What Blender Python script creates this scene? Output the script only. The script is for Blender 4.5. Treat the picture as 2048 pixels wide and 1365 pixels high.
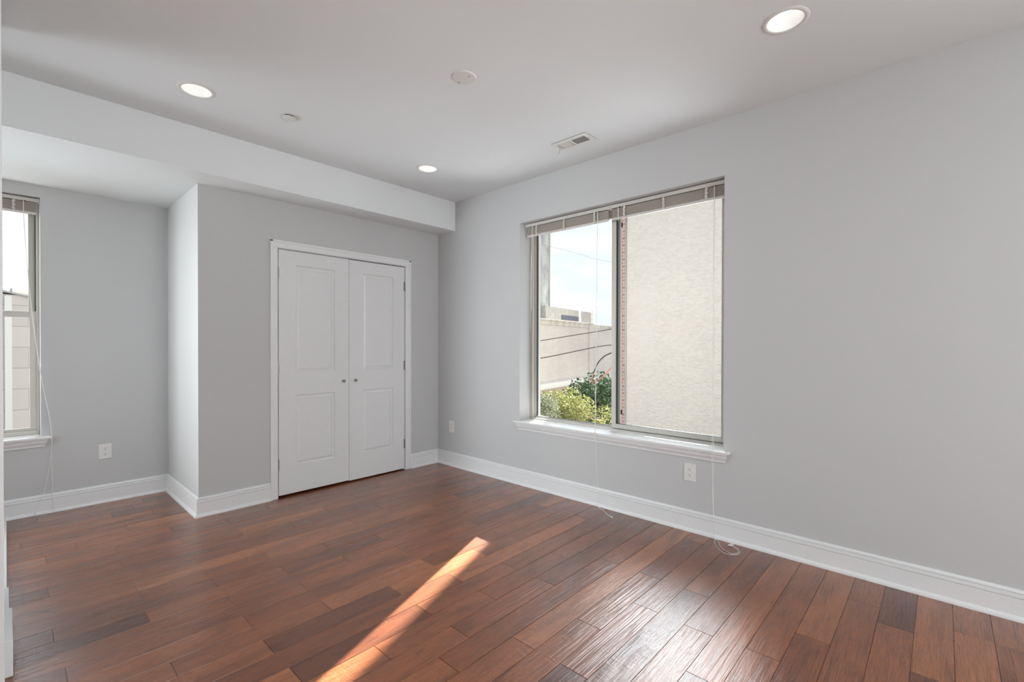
import bpy, bmesh, math, random
from mathutils import Vector, Matrix

for o in list(bpy.data.objects):
    bpy.data.objects.remove(o, do_unlink=True)
S = bpy.context.scene
COL = S.collection

# ------------------------------------------------------------------ camera
EYE = 1.2684
YAW, PITCH, ROLL = .8253, -.0065, .0015
cd = bpy.data.cameras.new('camera')
cam = bpy.data.objects.new('camera', cd)
COL.objects.link(cam)
S.camera = cam
fw = Vector((math.sin(YAW) * math.cos(PITCH), math.cos(YAW) * math.cos(PITCH), math.sin(PITCH)))
r0 = Vector((math.cos(YAW), -math.sin(YAW), 0))
u0 = r0.cross(fw)
cr, sr = math.cos(ROLL), math.sin(ROLL)
rx, up = cr * r0 + sr * u0, -sr * r0 + cr * u0
mw = Matrix((rx, up, -fw)).transposed().to_4x4()
mw.translation = Vector((0, 0, EYE))
cam.matrix_world = mw
cd.sensor_width = 36
cd.lens = 935.05 / 2048 * 36
cd.shift_y = 12.9 / 2048
cd.clip_start = .02
cd.clip_end = 400

# ------------------------------------------------------------------ view
S.view_settings.view_transform = 'Standard'
S.view_settings.look = 'None'
S.view_settings.gamma = 1
S.view_settings.use_curve_mapping = False
S.view_settings.exposure = -0.39

# ------------------------------------------------------------------ sky
SKY_LOW, SKY_HIGH = 1.58, 1.58
w = bpy.data.worlds.new('sky')
S.world = w
w.use_nodes = True
nt = w.node_tree
nt.nodes.clear()
def N(nt, t, **k):
    n = nt.nodes.new(t)
    for a, b in k.items():
        setattr(n, a, b)
    return n
out = N(nt, 'ShaderNodeOutputWorld')
bg = N(nt, 'ShaderNodeBackground')
tc = N(nt, 'ShaderNodeTexCoord')
mp = N(nt, 'ShaderNodeMapping')
mp.inputs['Scale'].default_value = (1.0, 1.0, 5.0)
nz = N(nt, 'ShaderNodeTexNoise')
nz.inputs['Scale'].default_value = 3.2
nz.inputs['Detail'].default_value = 6
nz.inputs['Roughness'].default_value = .55
cr_ = N(nt, 'ShaderNodeValToRGB')
cr_.color_ramp.elements[0].position = .38
cr_.color_ramp.elements[0].color = (.80, .87, 1, 1)
cr_.color_ramp.elements[1].position = .56
cr_.color_ramp.elements[1].color = (1.0, 1.02, 1.04, 1)
sep = N(nt, 'ShaderNodeSeparateXYZ')
mr = N(nt, 'ShaderNodeMapRange')
mr.inputs['From Min'].default_value = .12
mr.inputs['From Max'].default_value = .42
mr.inputs['To Min'].default_value = SKY_LOW
mr.inputs['To Max'].default_value = SKY_HIGH
nt.links.new(tc.outputs['Generated'], mp.inputs['Vector'])
nt.links.new(mp.outputs[0], nz.inputs['Vector'])
nt.links.new(nz.outputs['Fac'], cr_.inputs['Fac'])
nt.links.new(cr_.outputs[0], bg.inputs['Color'])
nt.links.new(tc.outputs['Generated'], sep.inputs[0])
nt.links.new(sep.outputs['Z'], mr.inputs['Value'])
nt.links.new(mr.outputs[0], bg.inputs['Strength'])
nt.links.new(bg.outputs[0], out.inputs[0])

# ------------------------------------------------------------------ sun
def light(name, kind, loc, energy, color=(1, 1, 1), **k):
    d = bpy.data.lights.new(name, kind)
    d.energy = energy
    d.color = color
    for a, b in k.items():
        setattr(d, a, b)
    o = bpy.data.objects.new(name, d)
    o.location = loc
    COL.objects.link(o)
    return o
SUN_EL = math.radians(27.6)
sd = Vector((math.cos(SUN_EL) * .9252, math.cos(SUN_EL) * .3795, math.sin(SUN_EL)))
sun = light('sun', 'SUN', (20, 10, 20), 64.0, (1, .93, .84), angle=math.radians(.55))
sun.rotation_euler = sd.to_track_quat('Z', 'Y').to_euler()
# area lamps added outside the openings, standing in for sky and street light
def fill_lamp(name, loc, target, sx, sy, watts, color=(.90, .95, 1), spread=180):
    o = light(name, 'AREA', loc, watts, color, shape='RECTANGLE', size=sx, size_y=sy)
    o.rotation_euler = (Vector(target) - Vector(loc)).to_track_quat('-Z', 'Z').to_euler()
    o.data.spread = math.radians(spread)
    return o
fill_lamp('fill_rear_right', (3.75, -1.60, 1.45), (0, -1.6, 1.45), 1.7, 1.9, 80, (.96, .975, 1))  # fill lamp added outside an invented window behind the camera
fill_lamp('fill_rear', (1.15, -3.55, 1.45), (1.15, 0, 1.45), 1.7, 1.9, 175, (.97, .98, 1))  # added fill for the closet wall, behind an invented rear window
fill_lamp('fill_left', (-1.75, -1.45, 1.45), (0, -1.35, 1.50), 3.0, 1.9, 62, (.97, .98, 1))  # added fill for the window wall, through an invented opening on the left
fill_lamp('fill_wide_window_sky', (7.6, 3.3, 4.36), (3.3, 3.3, 4.36), 8.0, 1.1, 860, (.90, .95, 1))  # unseen lamp added above the sightline for floor glare and fill
fill_lamp('fill_wide_window_street', (4.9, 1.55, -.9), (3.3, 1.95, 1.5), 3.0, 1.6, 135, (.95, .97, 1))  # lamp added below the sill to send fill upward
fill_lamp('fill_alcove_sky', (-.6, 7.2, 3.36), (-.6, 5.0, 3.30), 3.4, 1.1, 190, (.84, .92, 1))  # unseen lamp added above the alcove view, for glare and fill
fill_lamp('fill_alcove_street', (-.3, 6.1, -.6), (-.2, 5.0, 1.6), 2.0, 1.2, 85, (.92, .96, 1))  # low lamp added to brighten the alcove ceiling
fill_lamp('fill_alcove_side', (-1.95, 4.95, 1.50), (.95, 4.1, 1.35), 1.6, 1.9, 82, (.90, .95, 1), 85)  # added lamp brightening the pillar side through an invented window

# ------------------------------------------------------------------ helpers
def new_obj(name, bm, mat, parent=None, smooth=False):
    me = bpy.data.meshes.new(name)
    bmesh.ops.recalc_face_normals(bm, faces=bm.faces)
    if smooth:
        for f in bm.faces:
            f.smooth = True
    bm.to_mesh(me)
    bm.free()
    me.materials.append(mat)
    o = bpy.data.objects.new(name, me)
    COL.objects.link(o)
    if parent:
        o.parent = parent
    return o
def empty(name, loc=(0, 0, 0)):
    o = bpy.data.objects.new(name, None)
    o.empty_display_size = .05
    o.location = loc
    COL.objects.link(o)
    return o
def tag(o, label=None, cat=None, group=None, kind=None):
    if label: o['label'] = label
    if cat: o['category'] = cat
    if group: o['group'] = group
    if kind: o['kind'] = kind
    return o
def box(bm, a, b, bev=0):
    x0, y0, z0 = a
    x1, y1, z1 = b
    if x0 > x1: x0, x1 = x1, x0
    if y0 > y1: y0, y1 = y1, y0
    if z0 > z1: z0, z1 = z1, z0
    v = [bm.verts.new(p) for p in ((x0, y0, z0), (x1, y0, z0), (x1, y1, z0), (x0, y1, z0),
                                   (x0, y0, z1), (x1, y0, z1), (x1, y1, z1), (x0, y1, z1))]
    fs = [bm.faces.new([v[i] for i in q]) for q in ((0, 3, 2, 1), (4, 5, 6, 7), (0, 1, 5, 4), (1, 2, 6, 5), (2, 3, 7, 6), (3, 0, 4, 7))]
    if bev:
        es = {e for f in fs for e in f.edges}
        bmesh.ops.bevel(bm, geom=list(es), offset=bev, segments=2, affect='EDGES', profile=.5)
def boxes(lst, bev=0):
    bm = bmesh.new()
    for a, b in lst:
        box(bm, a, b, bev)
    return bm
def tube_bm(pts, r, n=8, bm=None, cap=True):
    bm = bm or bmesh.new()
    P = [Vector(p) for p in pts]
    rr = r if isinstance(r, (list, tuple)) else [r] * len(P)
    t = (P[1] - P[0]).normalized()
    a = t.orthogonal().normalized()
    rings = []
    for i, p in enumerate(P):
        t = (P[min(i + 1, len(P) - 1)] - P[max(i - 1, 0)]).normalized()
        a = (a - t * a.dot(t)).normalized()
        b = t.cross(a)
        rings.append([bm.verts.new(p + (a * math.cos(2 * math.pi * k / n) + b * math.sin(2 * math.pi * k / n)) * rr[i]) for k in range(n)])
    for A, B in zip(rings, rings[1:]):
        for k in range(n):
            bm.faces.new((A[k], A[(k + 1) % n], B[(k + 1) % n], B[k]))
    if cap:
        bm.faces.new(rings[0][::-1])
        bm.faces.new(rings[-1])
    return bm
def smooth_path(pts, k=6):
    P = [Vector(p) for p in pts]
    Q = []
    for i in range(len(P) - 1):
        p0, p1, p2, p3 = P[max(i - 1, 0)], P[i], P[i + 1], P[min(i + 2, len(P) - 1)]
        for j in range(k):
            t = j / k
            Q.append(.5 * ((2 * p1) + (p2 - p0) * t + (2 * p0 - 5 * p1 + 4 * p2 - p3) * t * t + (3 * p1 - p0 - 3 * p2 + p3) * t ** 3))
    Q.append(P[-1])
    return Q
def lathe_bm(prof, n=40, center=(0, 0, 0), axis='Z', bm=None):
    """prof: list of (radius, height) along axis"""
    bm = bm or bmesh.new()
    c = Vector(center)
    rings = []
    for r, h in prof:
        ring = []
        for k in range(n if r > 1e-6 else 1):
            a = 2 * math.pi * k / n
            if axis == 'Z': p = Vector((r * math.cos(a), r * math.sin(a), h))
            elif axis == 'Y': p = Vector((r * math.cos(a), h, r * math.sin(a)))
            else: p = Vector((h, r * math.cos(a), r * math.sin(a)))
            ring.append(bm.verts.new(c + p))
        rings.append(ring)
    for A, B in zip(rings, rings[1:]):
        if len(A) == 1 and len(B) == 1: continue
        for k in range(n):
            if len(A) == 1: bm.faces.new((A[0], B[k], B[(k + 1) % n]))
            elif len(B) == 1: bm.faces.new((A[k], A[(k + 1) % n], B[0]))
            else: bm.faces.new((A[k], A[(k + 1) % n], B[(k + 1) % n], B[k]))
    return bm
def extrude_profile(bm, prof, p0, p1, outv, m0=0, m1=0):
    """prof: (distance out of wall, height) closed polygon swept p0->p1; outv = direction out of the wall; m0,m1 = mitre (length change per unit out)"""
    p0, p1, outv = Vector(p0), Vector(p1), Vector(outv)
    d = (p1 - p0).normalized()
    A = [bm.verts.new(p0 + outv * o + Vector((0, 0, h)) + d * (m0 * o)) for o, h in prof]
    B = [bm.verts.new(p1 + outv * o + Vector((0, 0, h)) + d * (m1 * o)) for o, h in prof]
    n = len(prof)
    for i in range(n):
        bm.faces.new((A[i], A[(i + 1) % n], B[(i + 1) % n], B[i]))
    bm.faces.new(A)
    bm.faces.new(B[::-1])

# ------------------------------------------------------------------ materials
def mat(name, col, rough=.5, metal=0, spec=.5, **k):
    m = bpy.data.materials.new(name)
    m.use_nodes = True
    b = m.node_tree.nodes['Principled BSDF']
    b.inputs['Base Color'].default_value = (*col, 1)
    b.inputs['Roughness'].default_value = rough
    b.inputs['Metallic'].default_value = metal
    b.inputs['Specular IOR Level'].default_value = spec
    for a, v in k.items():
        b.inputs[a].default_value = v
    return m
def noisy(m, scale, amt, bump=0, dist=.002, vec=(1, 1, 1), detail=3):
    nt = m.node_tree
    b = nt.nodes['Principled BSDF']
    c = b.inputs['Base Color'].default_value[:]
    t = N(nt, 'ShaderNodeTexCoord')
    mpn = N(nt, 'ShaderNodeMapping')
    mpn.inputs['Scale'].default_value = vec
    n = N(nt, 'ShaderNodeTexNoise')
    n.inputs['Scale'].default_value = scale
    n.inputs['Detail'].default_value = detail
    nt.links.new(t.outputs['Object'], mpn.inputs[0])
    nt.links.new(mpn.outputs[0], n.inputs['Vector'])
    r = N(nt, 'ShaderNodeValToRGB')
    r.color_ramp.elements[0].position = .3
    r.color_ramp.elements[1].position = .7
    r.color_ramp.elements[0].color = tuple(x * (1 - amt) for x in c[:3]) + (1,)
    r.color_ramp.elements[1].color = tuple(min(1, x * (1 + amt)) for x in c[:3]) + (1,)
    nt.links.new(n.outputs['Fac'], r.inputs[0])
    nt.links.new(r.outputs[0], b.inputs['Base Color'])
    if bump:
        bp = N(nt, 'ShaderNodeBump')
        bp.inputs['Strength'].default_value = bump
        bp.inputs['Distance'].default_value = dist
        nt.links.new(n.outputs['Fac'], bp.inputs['Height'])
        nt.links.new(bp.outputs[0], b.inputs['Normal'])
    return m
M = {}
M['wall'] = noisy(mat('wall_paint', (.55, .553, .553), .62, spec=.35), 260, .012, .05, .0006)
M['ceil'] = noisy(mat('ceiling_paint', (.77, .795, .805), .8, spec=.25), 240, .01, .05, .0006)
M['trim'] = noisy(mat('trim_paint', (.775, .78, .785), .32), 60, .01)
M['door'] = noisy(mat('door_paint', (.74, .745, .75), .38), 40, .012)
M['stool'] = noisy(mat('stool_paint', (.80, .80, .80), .12, **{'Coat Weight': .5, 'Coat Roughness': .05}), 40, .01)
M['plate'] = noisy(mat('outlet_plastic', (.74, .73, .71), .3), 60, .01)
M['slot'] = mat('slot_dark', (.02, .018, .016), .7)
M['nickel'] = noisy(mat('satin_nickel', (.30, .285, .27), .33, 1), 80, .05)
M['alu'] = noisy(mat('window_frame_taupe', (.50, .48, .44), .38), 50, .02)
M['gasket_or_gap_shade'] = mat('window_gasket', (.03, .035, .035), .5)
M['blind'] = noisy(mat('blind_vinyl', (.60, .575, .54), .4), 60, .03)
M['slat'] = noisy(mat('shaded_slat', (.40, .365, .325), .45), 90, .05)  # darker taupe puts the stack's shade into the off-white slat colour
M['tape'] = noisy(mat('ladder_tape', (.66, .63, .58), .8), 700, .25, .4, .001)
M['cord'] = mat('blind_cord', (.80, .78, .74), .6)
M['white_metal'] = noisy(mat('register_enamel', (.74, .74, .72), .35), 50, .01)
M['black'] = mat('void_black', (.012, .012, .012), .9)

def glass_mat(name, tint):
    m = bpy.data.materials.new(name)
    m.use_nodes = True
    nt = m.node_tree
    nt.nodes.clear()
    o = N(nt, 'ShaderNodeOutputMaterial')
    mx = N(nt, 'ShaderNodeMixShader')
    fr = N(nt, 'ShaderNodeFresnel')
    fr.inputs['IOR'].default_value = 1.07
    tr = N(nt, 'ShaderNodeBsdfTransparent')
    tr.inputs[0].default_value = tint
    gl = N(nt, 'ShaderNodeBsdfGlossy')
    gl.inputs['Roughness'].default_value = .01
    ml = N(nt, 'ShaderNodeMath', operation='MULTIPLY')
    ml.inputs[1].default_value = .3
    nt.links.new(fr.outputs[0], ml.inputs[0])
    nt.links.new(ml.outputs[0], mx.inputs[0])
    nt.links.new(tr.outputs[0], mx.inputs[1])
    nt.links.new(gl.outputs[0], mx.inputs[2])
    nt.links.new(mx.outputs[0], o.inputs[0])
    return m
M['glass'] = glass_mat('window_glass', (.97, .98, .975, 1))

def emis(name, col, s):
    m = bpy.data.materials.new(name)
    m.use_nodes = True
    b = m.node_tree.nodes['Principled BSDF']
    b.inputs['Base Color'].default_value = (.8, .8, .8, 1)
    b.inputs['Emission Color'].default_value = (*col, 1)
    b.inputs['Emission Strength'].default_value = s
    return m
M['lens'] = emis('lamp_lens', (1, .985, .96), 4.6)
M['baffle'] = mat('lamp_baffle', (.86, .86, .85), .35)

# hardwood --------------------------------------------------------
def wood():
    m = bpy.data.materials.new('hickory_floor')
    m.use_nodes = True
    nt = m.node_tree
    L = nt.links.new
    b = nt.nodes['Principled BSDF']
    tc = N(nt, 'ShaderNodeTexCoord')
    at = N(nt, 'ShaderNodeAttribute')
    at.attribute_name = 'plank'
    sp = N(nt, 'ShaderNodeSeparateColor')
    L(at.outputs['Color'], sp.inputs[0])
    off = N(nt, 'ShaderNodeVectorMath', operation='SCALE')
    L(at.outputs['Vector'], off.inputs[0])
    off.inputs['Scale'].default_value = 37.0
    ad = N(nt, 'ShaderNodeVectorMath', operation='ADD')
    L(tc.outputs['Object'], ad.inputs[0])
    L(off.outputs[0], ad.inputs[1])
    def noise(scale, vec, detail=4, rough=.5, dist=0):
        mpn = N(nt, 'ShaderNodeMapping')
        mpn.inputs['Scale'].default_value = vec
        L(ad.outputs[0], mpn.inputs[0])
        n = N(nt, 'ShaderNodeTexNoise')
        n.inputs['Scale'].default_value = scale
        n.inputs['Detail'].default_value = detail
        n.inputs['Roughness'].default_value = rough
        n.inputs['Distortion'].default_value = dist
        L(mpn.outputs[0], n.inputs['Vector'])
        return n.outputs['Fac']
    def ramp(f, stops):
        r = N(nt, 'ShaderNodeValToRGB')
        e = r.color_ramp.elements
        while len(e) < len(stops): e.new(.5)
        for i, (p, c) in enumerate(stops):
            e[i].position = p
            e[i].color = (*c, 1) if len(c) == 3 else c
        L(f, r.inputs[0])
        return r.outputs[0]
    def mix(a, b_, f, mode='MIX'):
        x = N(nt, 'ShaderNodeMix', data_type='RGBA', blend_type=mode)
        if isinstance(f, float): x.inputs[0].default_value = f
        else: L(f, x.inputs[0])
        for s, v in ((6, a), (7, b_)):
            if isinstance(v, tuple): x.inputs[s].default_value = (*v, 1)
            else: L(v, x.inputs[s])
        return x.outputs[2]
    def math_(op, a, b_=None, c=None):
        x = N(nt, 'ShaderNodeMath', operation=op)
        for i, v in enumerate((a, b_, c)):
            if v is None: continue
            if isinstance(v, (int, float)): x.inputs[i].default_value = v
            else: L(v, x.inputs[i])
        return x.outputs[0]
    base = ramp(sp.outputs['Red'], [(0, (.145, .047, .021)), (.3, (.220, .072, .030)), (.65, (.280, .096, .040)), (1, (.370, .136, .055))])
    broad = noise(2.2, (1.0, 4.5, 1), 4, .55, .6)
    c1 = mix(base, ramp(broad, [(.3, (.62, .60, .60)), (.52, (1, 1, 1)), (.78, (1.18, 1.14, 1.05))]), 1.0, 'MULTIPLY')
    grain = noise(9, (1.0, 26, 1), 7, .62, .35)
    c2 = mix(c1, ramp(grain, [(.32, (.52, .46, .43)), (.5, (.98, .98, .98)), (.72, (1.20, 1.18, 1.12))]), 1.0, 'MULTIPLY')
    fine = noise(60, (.6, 14, 1), 3, .6)
    c3 = mix(c2, ramp(fine, [(.36, (.58, .53, .50)), (.5, (1, 1, 1))]), .75, 'MULTIPLY')
    knot = noise(3.1, (1.2, 2.6, 1), 2, .5, 1.2)
    c4 = mix(c3, ramp(knot, [(.70, (1, 1, 1)), (.78, (.45, .40, .38))]), .8, 'MULTIPLY')
    L(c4, b.inputs['Base Color'])
    b.inputs['Roughness'].default_value = .27
    rr = ramp(grain, [(.3, (.36,) * 3), (.7, (.22,) * 3)])
    L(rr, b.inputs['Roughness'])
    b.inputs['Specular IOR Level'].default_value = .1
    b.inputs['IOR'].default_value = 1.5
    b.inputs['Coat Weight'].default_value = 1.0
    b.inputs['Coat Roughness'].default_value = .26
    b.inputs['Coat IOR'].default_value = 1.52
    # hand scraped relief: long ridges on some planks, cross ripples in patches, open grain
    ridge = noise(3, (.7, 20, 1), 2, .5, .2)
    rip = noise(9, (7.5, 1.3, 1), 2, .5, .6)
    mask = ramp(noise(2.6, (1, 3, 1), 2), [(.50, (0, 0, 0)), (.62, (1, 1, 1))])
    h = math_('MULTIPLY', ridge, math_('MULTIPLY_ADD', sp.outputs['Green'], 1.0, .25))
    h = math_('ADD', h, math_('MULTIPLY', math_('MULTIPLY', rip, mask), .55))
    h = math_('ADD', h, math_('MULTIPLY', grain, .28))
    h = math_('ADD', h, math_('MULTIPLY', broad, .25))
    bp = N(nt, 'ShaderNodeBump')
    bp.inputs['Strength'].default_value = .75
    bp.inputs['Distance'].default_value = .0035
    L(h, bp.inputs['Height'])
    L(bp.outputs[0], b.inputs['Normal'])
    L(bp.outputs[0], b.inputs['Coat Normal'])
    return m
M['wood'] = wood()

def bricks(name, c1, c2, mortar, bw, bh, ms, plane='YZ', bump=.4, rough=.85, varn=.0):
    m = bpy.data.materials.new(name)
    m.use_nodes = True
    nt = m.node_tree
    b = nt.nodes['Principled BSDF']
    b.inputs['Roughness'].default_value = rough
    tc = N(nt, 'ShaderNodeTexCoord')
    sp = N(nt, 'ShaderNodeSeparateXYZ')
    cb = N(nt, 'ShaderNodeCombineXYZ')
    nt.links.new(tc.outputs['Object'], sp.inputs[0])
    nt.links.new(sp.outputs['Y' if plane == 'YZ' else 'X'], cb.inputs[0])
    nt.links.new(sp.outputs['Z'], cb.inputs[1])
    br = N(nt, 'ShaderNodeTexBrick')
    br.inputs['Color1'].default_value = (*c1, 1)
    br.inputs['Color2'].default_value = (*c2, 1)
    br.inputs['Mortar'].default_value = (*mortar, 1)
    br.inputs['Scale'].default_value = 1
    br.inputs['Mortar Size'].default_value = ms
    br.inputs['Mortar Smooth'].default_value = .3
    br.inputs['Brick Width'].default_value = bw
    br.inputs['Row Height'].default_value = bh
    nt.links.new(cb.outputs[0], br.inputs['Vector'])
    n = N(nt, 'ShaderNodeTexNoise')
    n.inputs['Scale'].default_value = .35
    n.inputs['Detail'].default_value = 5
    nt.links.new(tc.outputs['Object'], n.inputs['Vector'])
    r = N(nt, 'ShaderNodeValToRGB')
    r.color_ramp.elements[0].position = .35
    r.color_ramp.elements[0].color = (1 - varn, 1 - varn, 1 - varn * .9, 1)
    r.color_ramp.elements[1].position = .6
    r.color_ramp.elements[1].color = (1, 1, 1, 1)
    nt.links.new(n.outputs['Fac'], r.inputs[0])
    mx = N(nt, 'ShaderNodeMix', data_type='RGBA', blend_type='MULTIPLY')
    mx.inputs[0].default_value = 1
    nt.links.new(br.outputs['Color'], mx.inputs[6])
    nt.links.new(r.outputs[0], mx.inputs[7])
    nt.links.new(mx.outputs[2], b.inputs['Base Color'])
    bp = N(nt, 'ShaderNodeBump')
    bp.invert = True
    bp.inputs['Strength'].default_value = bump
    bp.inputs['Distance'].default_value = .01
    nt.links.new(br.outputs['Fac'], bp.inputs['Height'])
    nt.links.new(bp.outputs[0], b.inputs['Normal'])
    return m
M['red_brick'] = bricks('red_brick', (.36, .205, .175), (.29, .155, .13), (.50, .46, .43), .21, .0692, .008)
M['cream_brick'] = bricks('cream_painted_brick', (.65, .615, .58), (.61, .58, .545), (.54, .51, .475), .42, .135, .008, 'XZ', .3, .85, .12)
M['pale_block'] = bricks('pale_block', (.62, .59, .555), (.58, .55, .515), (.47, .44, .41), .62, .40, .012, 'XZ', .3, .85, .08)

def stucco():
    m = mat('cream_stucco', (.74, .70, .62), .9, spec=.2)
    nt = m.node_tree
    b = nt.nodes['Principled BSDF']
    t = N(nt, 'ShaderNodeTexCoord')
    mpn = N(nt, 'ShaderNodeMapping')
    mpn.inputs['Scale'].default_value = (1, .55, 1.5)
    nt.links.new(t.outputs['Object'], mpn.inputs[0])
    n1 = N(nt, 'ShaderNodeTexNoise')
    n1.inputs['Scale'].default_value = 22
    n1.inputs['Detail'].default_value = 5
    n1.inputs['Distortion'].default_value = .8
    nt.links.new(mpn.outputs[0], n1.inputs['Vector'])
    r = N(nt, 'ShaderNodeValToRGB')
    r.color_ramp.elements[0].position = .36
    r.color_ramp.elements[0].color = (.500, .480, .450, 1)
    r.color_ramp.elements[1].position = .6
    r.color_ramp.elements[1].color = (.560, .543, .515, 1)
    nt.links.new(n1.outputs['Fac'], r.inputs[0])
    nt.links.new(r.outputs[0], b.inputs['Base Color'])
    bp = N(nt, 'ShaderNodeBump')
    bp.inputs['Strength'].default_value = 1
    bp.inputs['Distance'].default_value = .012
    nt.links.new(n1.outputs['Fac'], bp.inputs['Height'])
    nt.links.new(bp.outputs[0], b.inputs['Normal'])
    return m
M['stucco'] = stucco()
M['concrete'] = noisy(mat('grey_patched_concrete', (.40, .42, .42), .9), 1.1, .38, vec=(1, 1, .6), detail=6)
M['rust_metal'] = noisy(mat('weathered_sheet', (.34, .34, .33), .8), 3, .35, vec=(3, 3, .5), detail=6)
M['asphalt'] = noisy(mat('asphalt', (.04, .04, .04), .9), 4, .2)
M['white_paint'] = mat('white_flashing', (.74, .74, .72), .6)
M['facade'] = noisy(mat('own_facade', (.022, .016, .014), .9), 3, .1)
M['cable'] = mat('black_cable', (.03, .03, .03), .6)
M['red_cable'] = mat('red_cable', (.50, .16, .13), .5)
M['bark'] = noisy(mat('bark', (.16, .12, .09), .9), 8, .3)
def leaf(name, c1, c2):
    m = mat(name, c1, .9, spec=.1)
    nt = m.node_tree
    b = nt.nodes['Principled BSDF']
    at = N(nt, 'ShaderNodeAttribute')
    at.attribute_name = 'leaf'
    r = N(nt, 'ShaderNodeValToRGB')
    r.color_ramp.elements[0].color = (*c1, 1)
    r.color_ramp.elements[1].color = (*c2, 1)
    nt.links.new(at.outputs['Fac'], r.inputs[0])
    nt.links.new(r.outputs[0], b.inputs['Base Color'])
    b.inputs['Subsurface Weight'].default_value = 0
    b.inputs['Transmission Weight'].default_value = 0
    return m
M['leaf_yellow'] = leaf('yellow_green_leaf', (.16, .19, .07), (.40, .42, .20))
M['leaf_dark'] = leaf('dark_green_leaf', (.035, .075, .05), (.13, .20, .12))
M['leaf_grey'] = leaf('grey_green_leaf', (.16, .19, .14), (.38, .41, .31))

# ================================================================== THE ROOM
XW, YC, YA, XP, YS, H, H2 = 3.1633, 4.0058, 4.935, .9547, 3.7233, 2.7378, 2.4421
YB = -3.0            # wall behind the camera
XL = -1.0            # far left wall of the rear part of the room
WX1 = 3.46           # outside face of the window wall

# ---- floor: one plank mesh
JT = {-1:[2.381],0:[2.702],1:[2.85],2:[2.359],3:[2.096],4:[1.788],5:[2.08,2.695],6:[2.384],7:[1.49,2.088],8:[1.788,2.39,3.005],9:[1.486],
10:[1.184,2.39,3.016],11:[1.354,1.955],12:[1.046,1.649,2.251],13:[1.35,1.95],14:[1.654,2.255,2.852],15:[.743,1.354,1.955,2.591],
16:[.44,1.051,1.656,2.253],17:[.745,1.951,2.85],18:[1.053,1.655,2.252],19:[.748,1.361,2.556],20:[.443,1.055,1.659,2.854],
21:[.135,.746,1.359,1.957],22:[1.057,2.266,2.553],23:[.455,1.671],24:[.752,1.968],25:[.142,1.364],26:[.451,1.069,1.663],27:[1.966],
28:[.456,1.073,2.273],29:[.156,.763,1.38,1.676],30:[.3],31:[.562],32:[.058],34:[.529],35:[.668]}
DARK = {(20,1.055):.0}
random.seed(7)
bm = bmesh.new()
cl = bm.loops.layers.float_color.new('plank')
PW, PH = .1279, .089
x_lo, x_hi = -1.2, 3.3
for k in range(-25, 39):
    y0, y1 = PH + k * PW, PH + (k + 1) * PW
    js = list(JT.get(k, []))
    x = (js[0] if js else random.choice([.15, .45, .75, 1.05]))
    if not js: js = [x]
    while js[0] - .6 > x_lo: js.insert(0, js[0] - random.choice([.6, .9, 1.2]))
    if k not in JT:
        while js[-1] + .6 < x_hi: js.append(js[-1] + random.choice([.6, .9, 1.2]))
    js = [x_lo] + [j for j in js if x_lo + .05 < j < x_hi - .05] + [x_hi]
    for a, b in zip(js, js[1:]):
        c = (min(1, max(0, random.gauss(.50, .26))), random.random() ** 2, random.random(), 1)
        g, dp = .0007, .0022
        top = [(a + g + .001, y0 + g + .001, 0), (b - g - .001, y0 + g + .001, 0), (b - g - .001, y1 - g - .001, 0), (a + g + .001, y1 - g - .001, 0)]
        bot = [(a + g, y0 + g, -dp), (b - g, y0 + g, -dp), (b - g, y1 - g, -dp), (a + g, y1 - g, -dp)]
        T = [bm.verts.new(p) for p in top]
        B = [bm.verts.new(p) for p in bot]
        fs = [bm.faces.new(T)] + [bm.faces.new((T[i], B[i], B[(i + 1) % 4], T[(i + 1) % 4])) for i in range(4)]
        for f in fs:
            for lp in f.loops: lp[cl] = c
n0 = len(bm.faces)
box(bm, (x_lo, PH - 25 * PW, -.15), (x_hi, PH + 39 * PW, -.0021))
bm.faces.ensure_lookup_table()
for f in bm.faces[n0:]:
    for lp in f.loops: lp[cl] = (0, .5, .5, 1)
floor = new_obj('floor', bm, M['wood'])
tag(floor, kind='structure')

# ---- window wall with its real opening and one added to let fill light in
def wall_with_holes(plane, c0, c1, u0, u1, z0, z1, holes):
    """boxes filling the wall around holes (ua,ub,za,zb); plane 'x' -> wall spans x=c0..c1, u is y"""
    bm = bmesh.new()
    us = sorted({u0, u1} | {h[0] for h in holes} | {h[1] for h in holes})
    zs = sorted({z0, z1} | {h[2] for h in holes} | {h[3] for h in holes})
    solid = lambda u, z: not any(h[0] < u < h[1] and h[2] < z < h[3] for h in holes)
    nu, nz_ = len(us) - 1, len(zs) - 1
    S_ = [[solid((us[i] + us[i + 1]) / 2, (zs[j] + zs[j + 1]) / 2) for j in range(nz_)] for i in range(nu)]
    vc = {}
    def V(c, i, j):
        k = (c, i, j)
        if k not in vc:
            vc[k] = bm.verts.new((c, us[i], zs[j]) if plane == 'x' else (us[i], c, zs[j]))
        return vc[k]
    for i in range(nu):
        for j in range(nz_):
            if not S_[i][j]: continue
            for c in (c0, c1):
                bm.faces.new((V(c, i, j), V(c, i + 1, j), V(c, i + 1, j + 1), V(c, i, j + 1)))
            for (di, dj, a, b) in ((-1, 0, (i, j), (i, j + 1)), (1, 0, (i + 1, j), (i + 1, j + 1)), (0, -1, (i, j), (i + 1, j)), (0, 1, (i, j + 1), (i + 1, j + 1))):
                ii, jj = i + di, j + dj
                if 0 <= ii < nu and 0 <= jj < nz_ and S_[ii][jj]: continue
                bm.faces.new((V(c0, *a), V(c0, *b), V(c1, *b), V(c1, *a)))
    return bm
W1 = (1.049, 2.8254, .560, 2.3661)      # y0, y1, z0, z1
W3 = (-2.45, -.75, .560, 2.3661)
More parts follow.
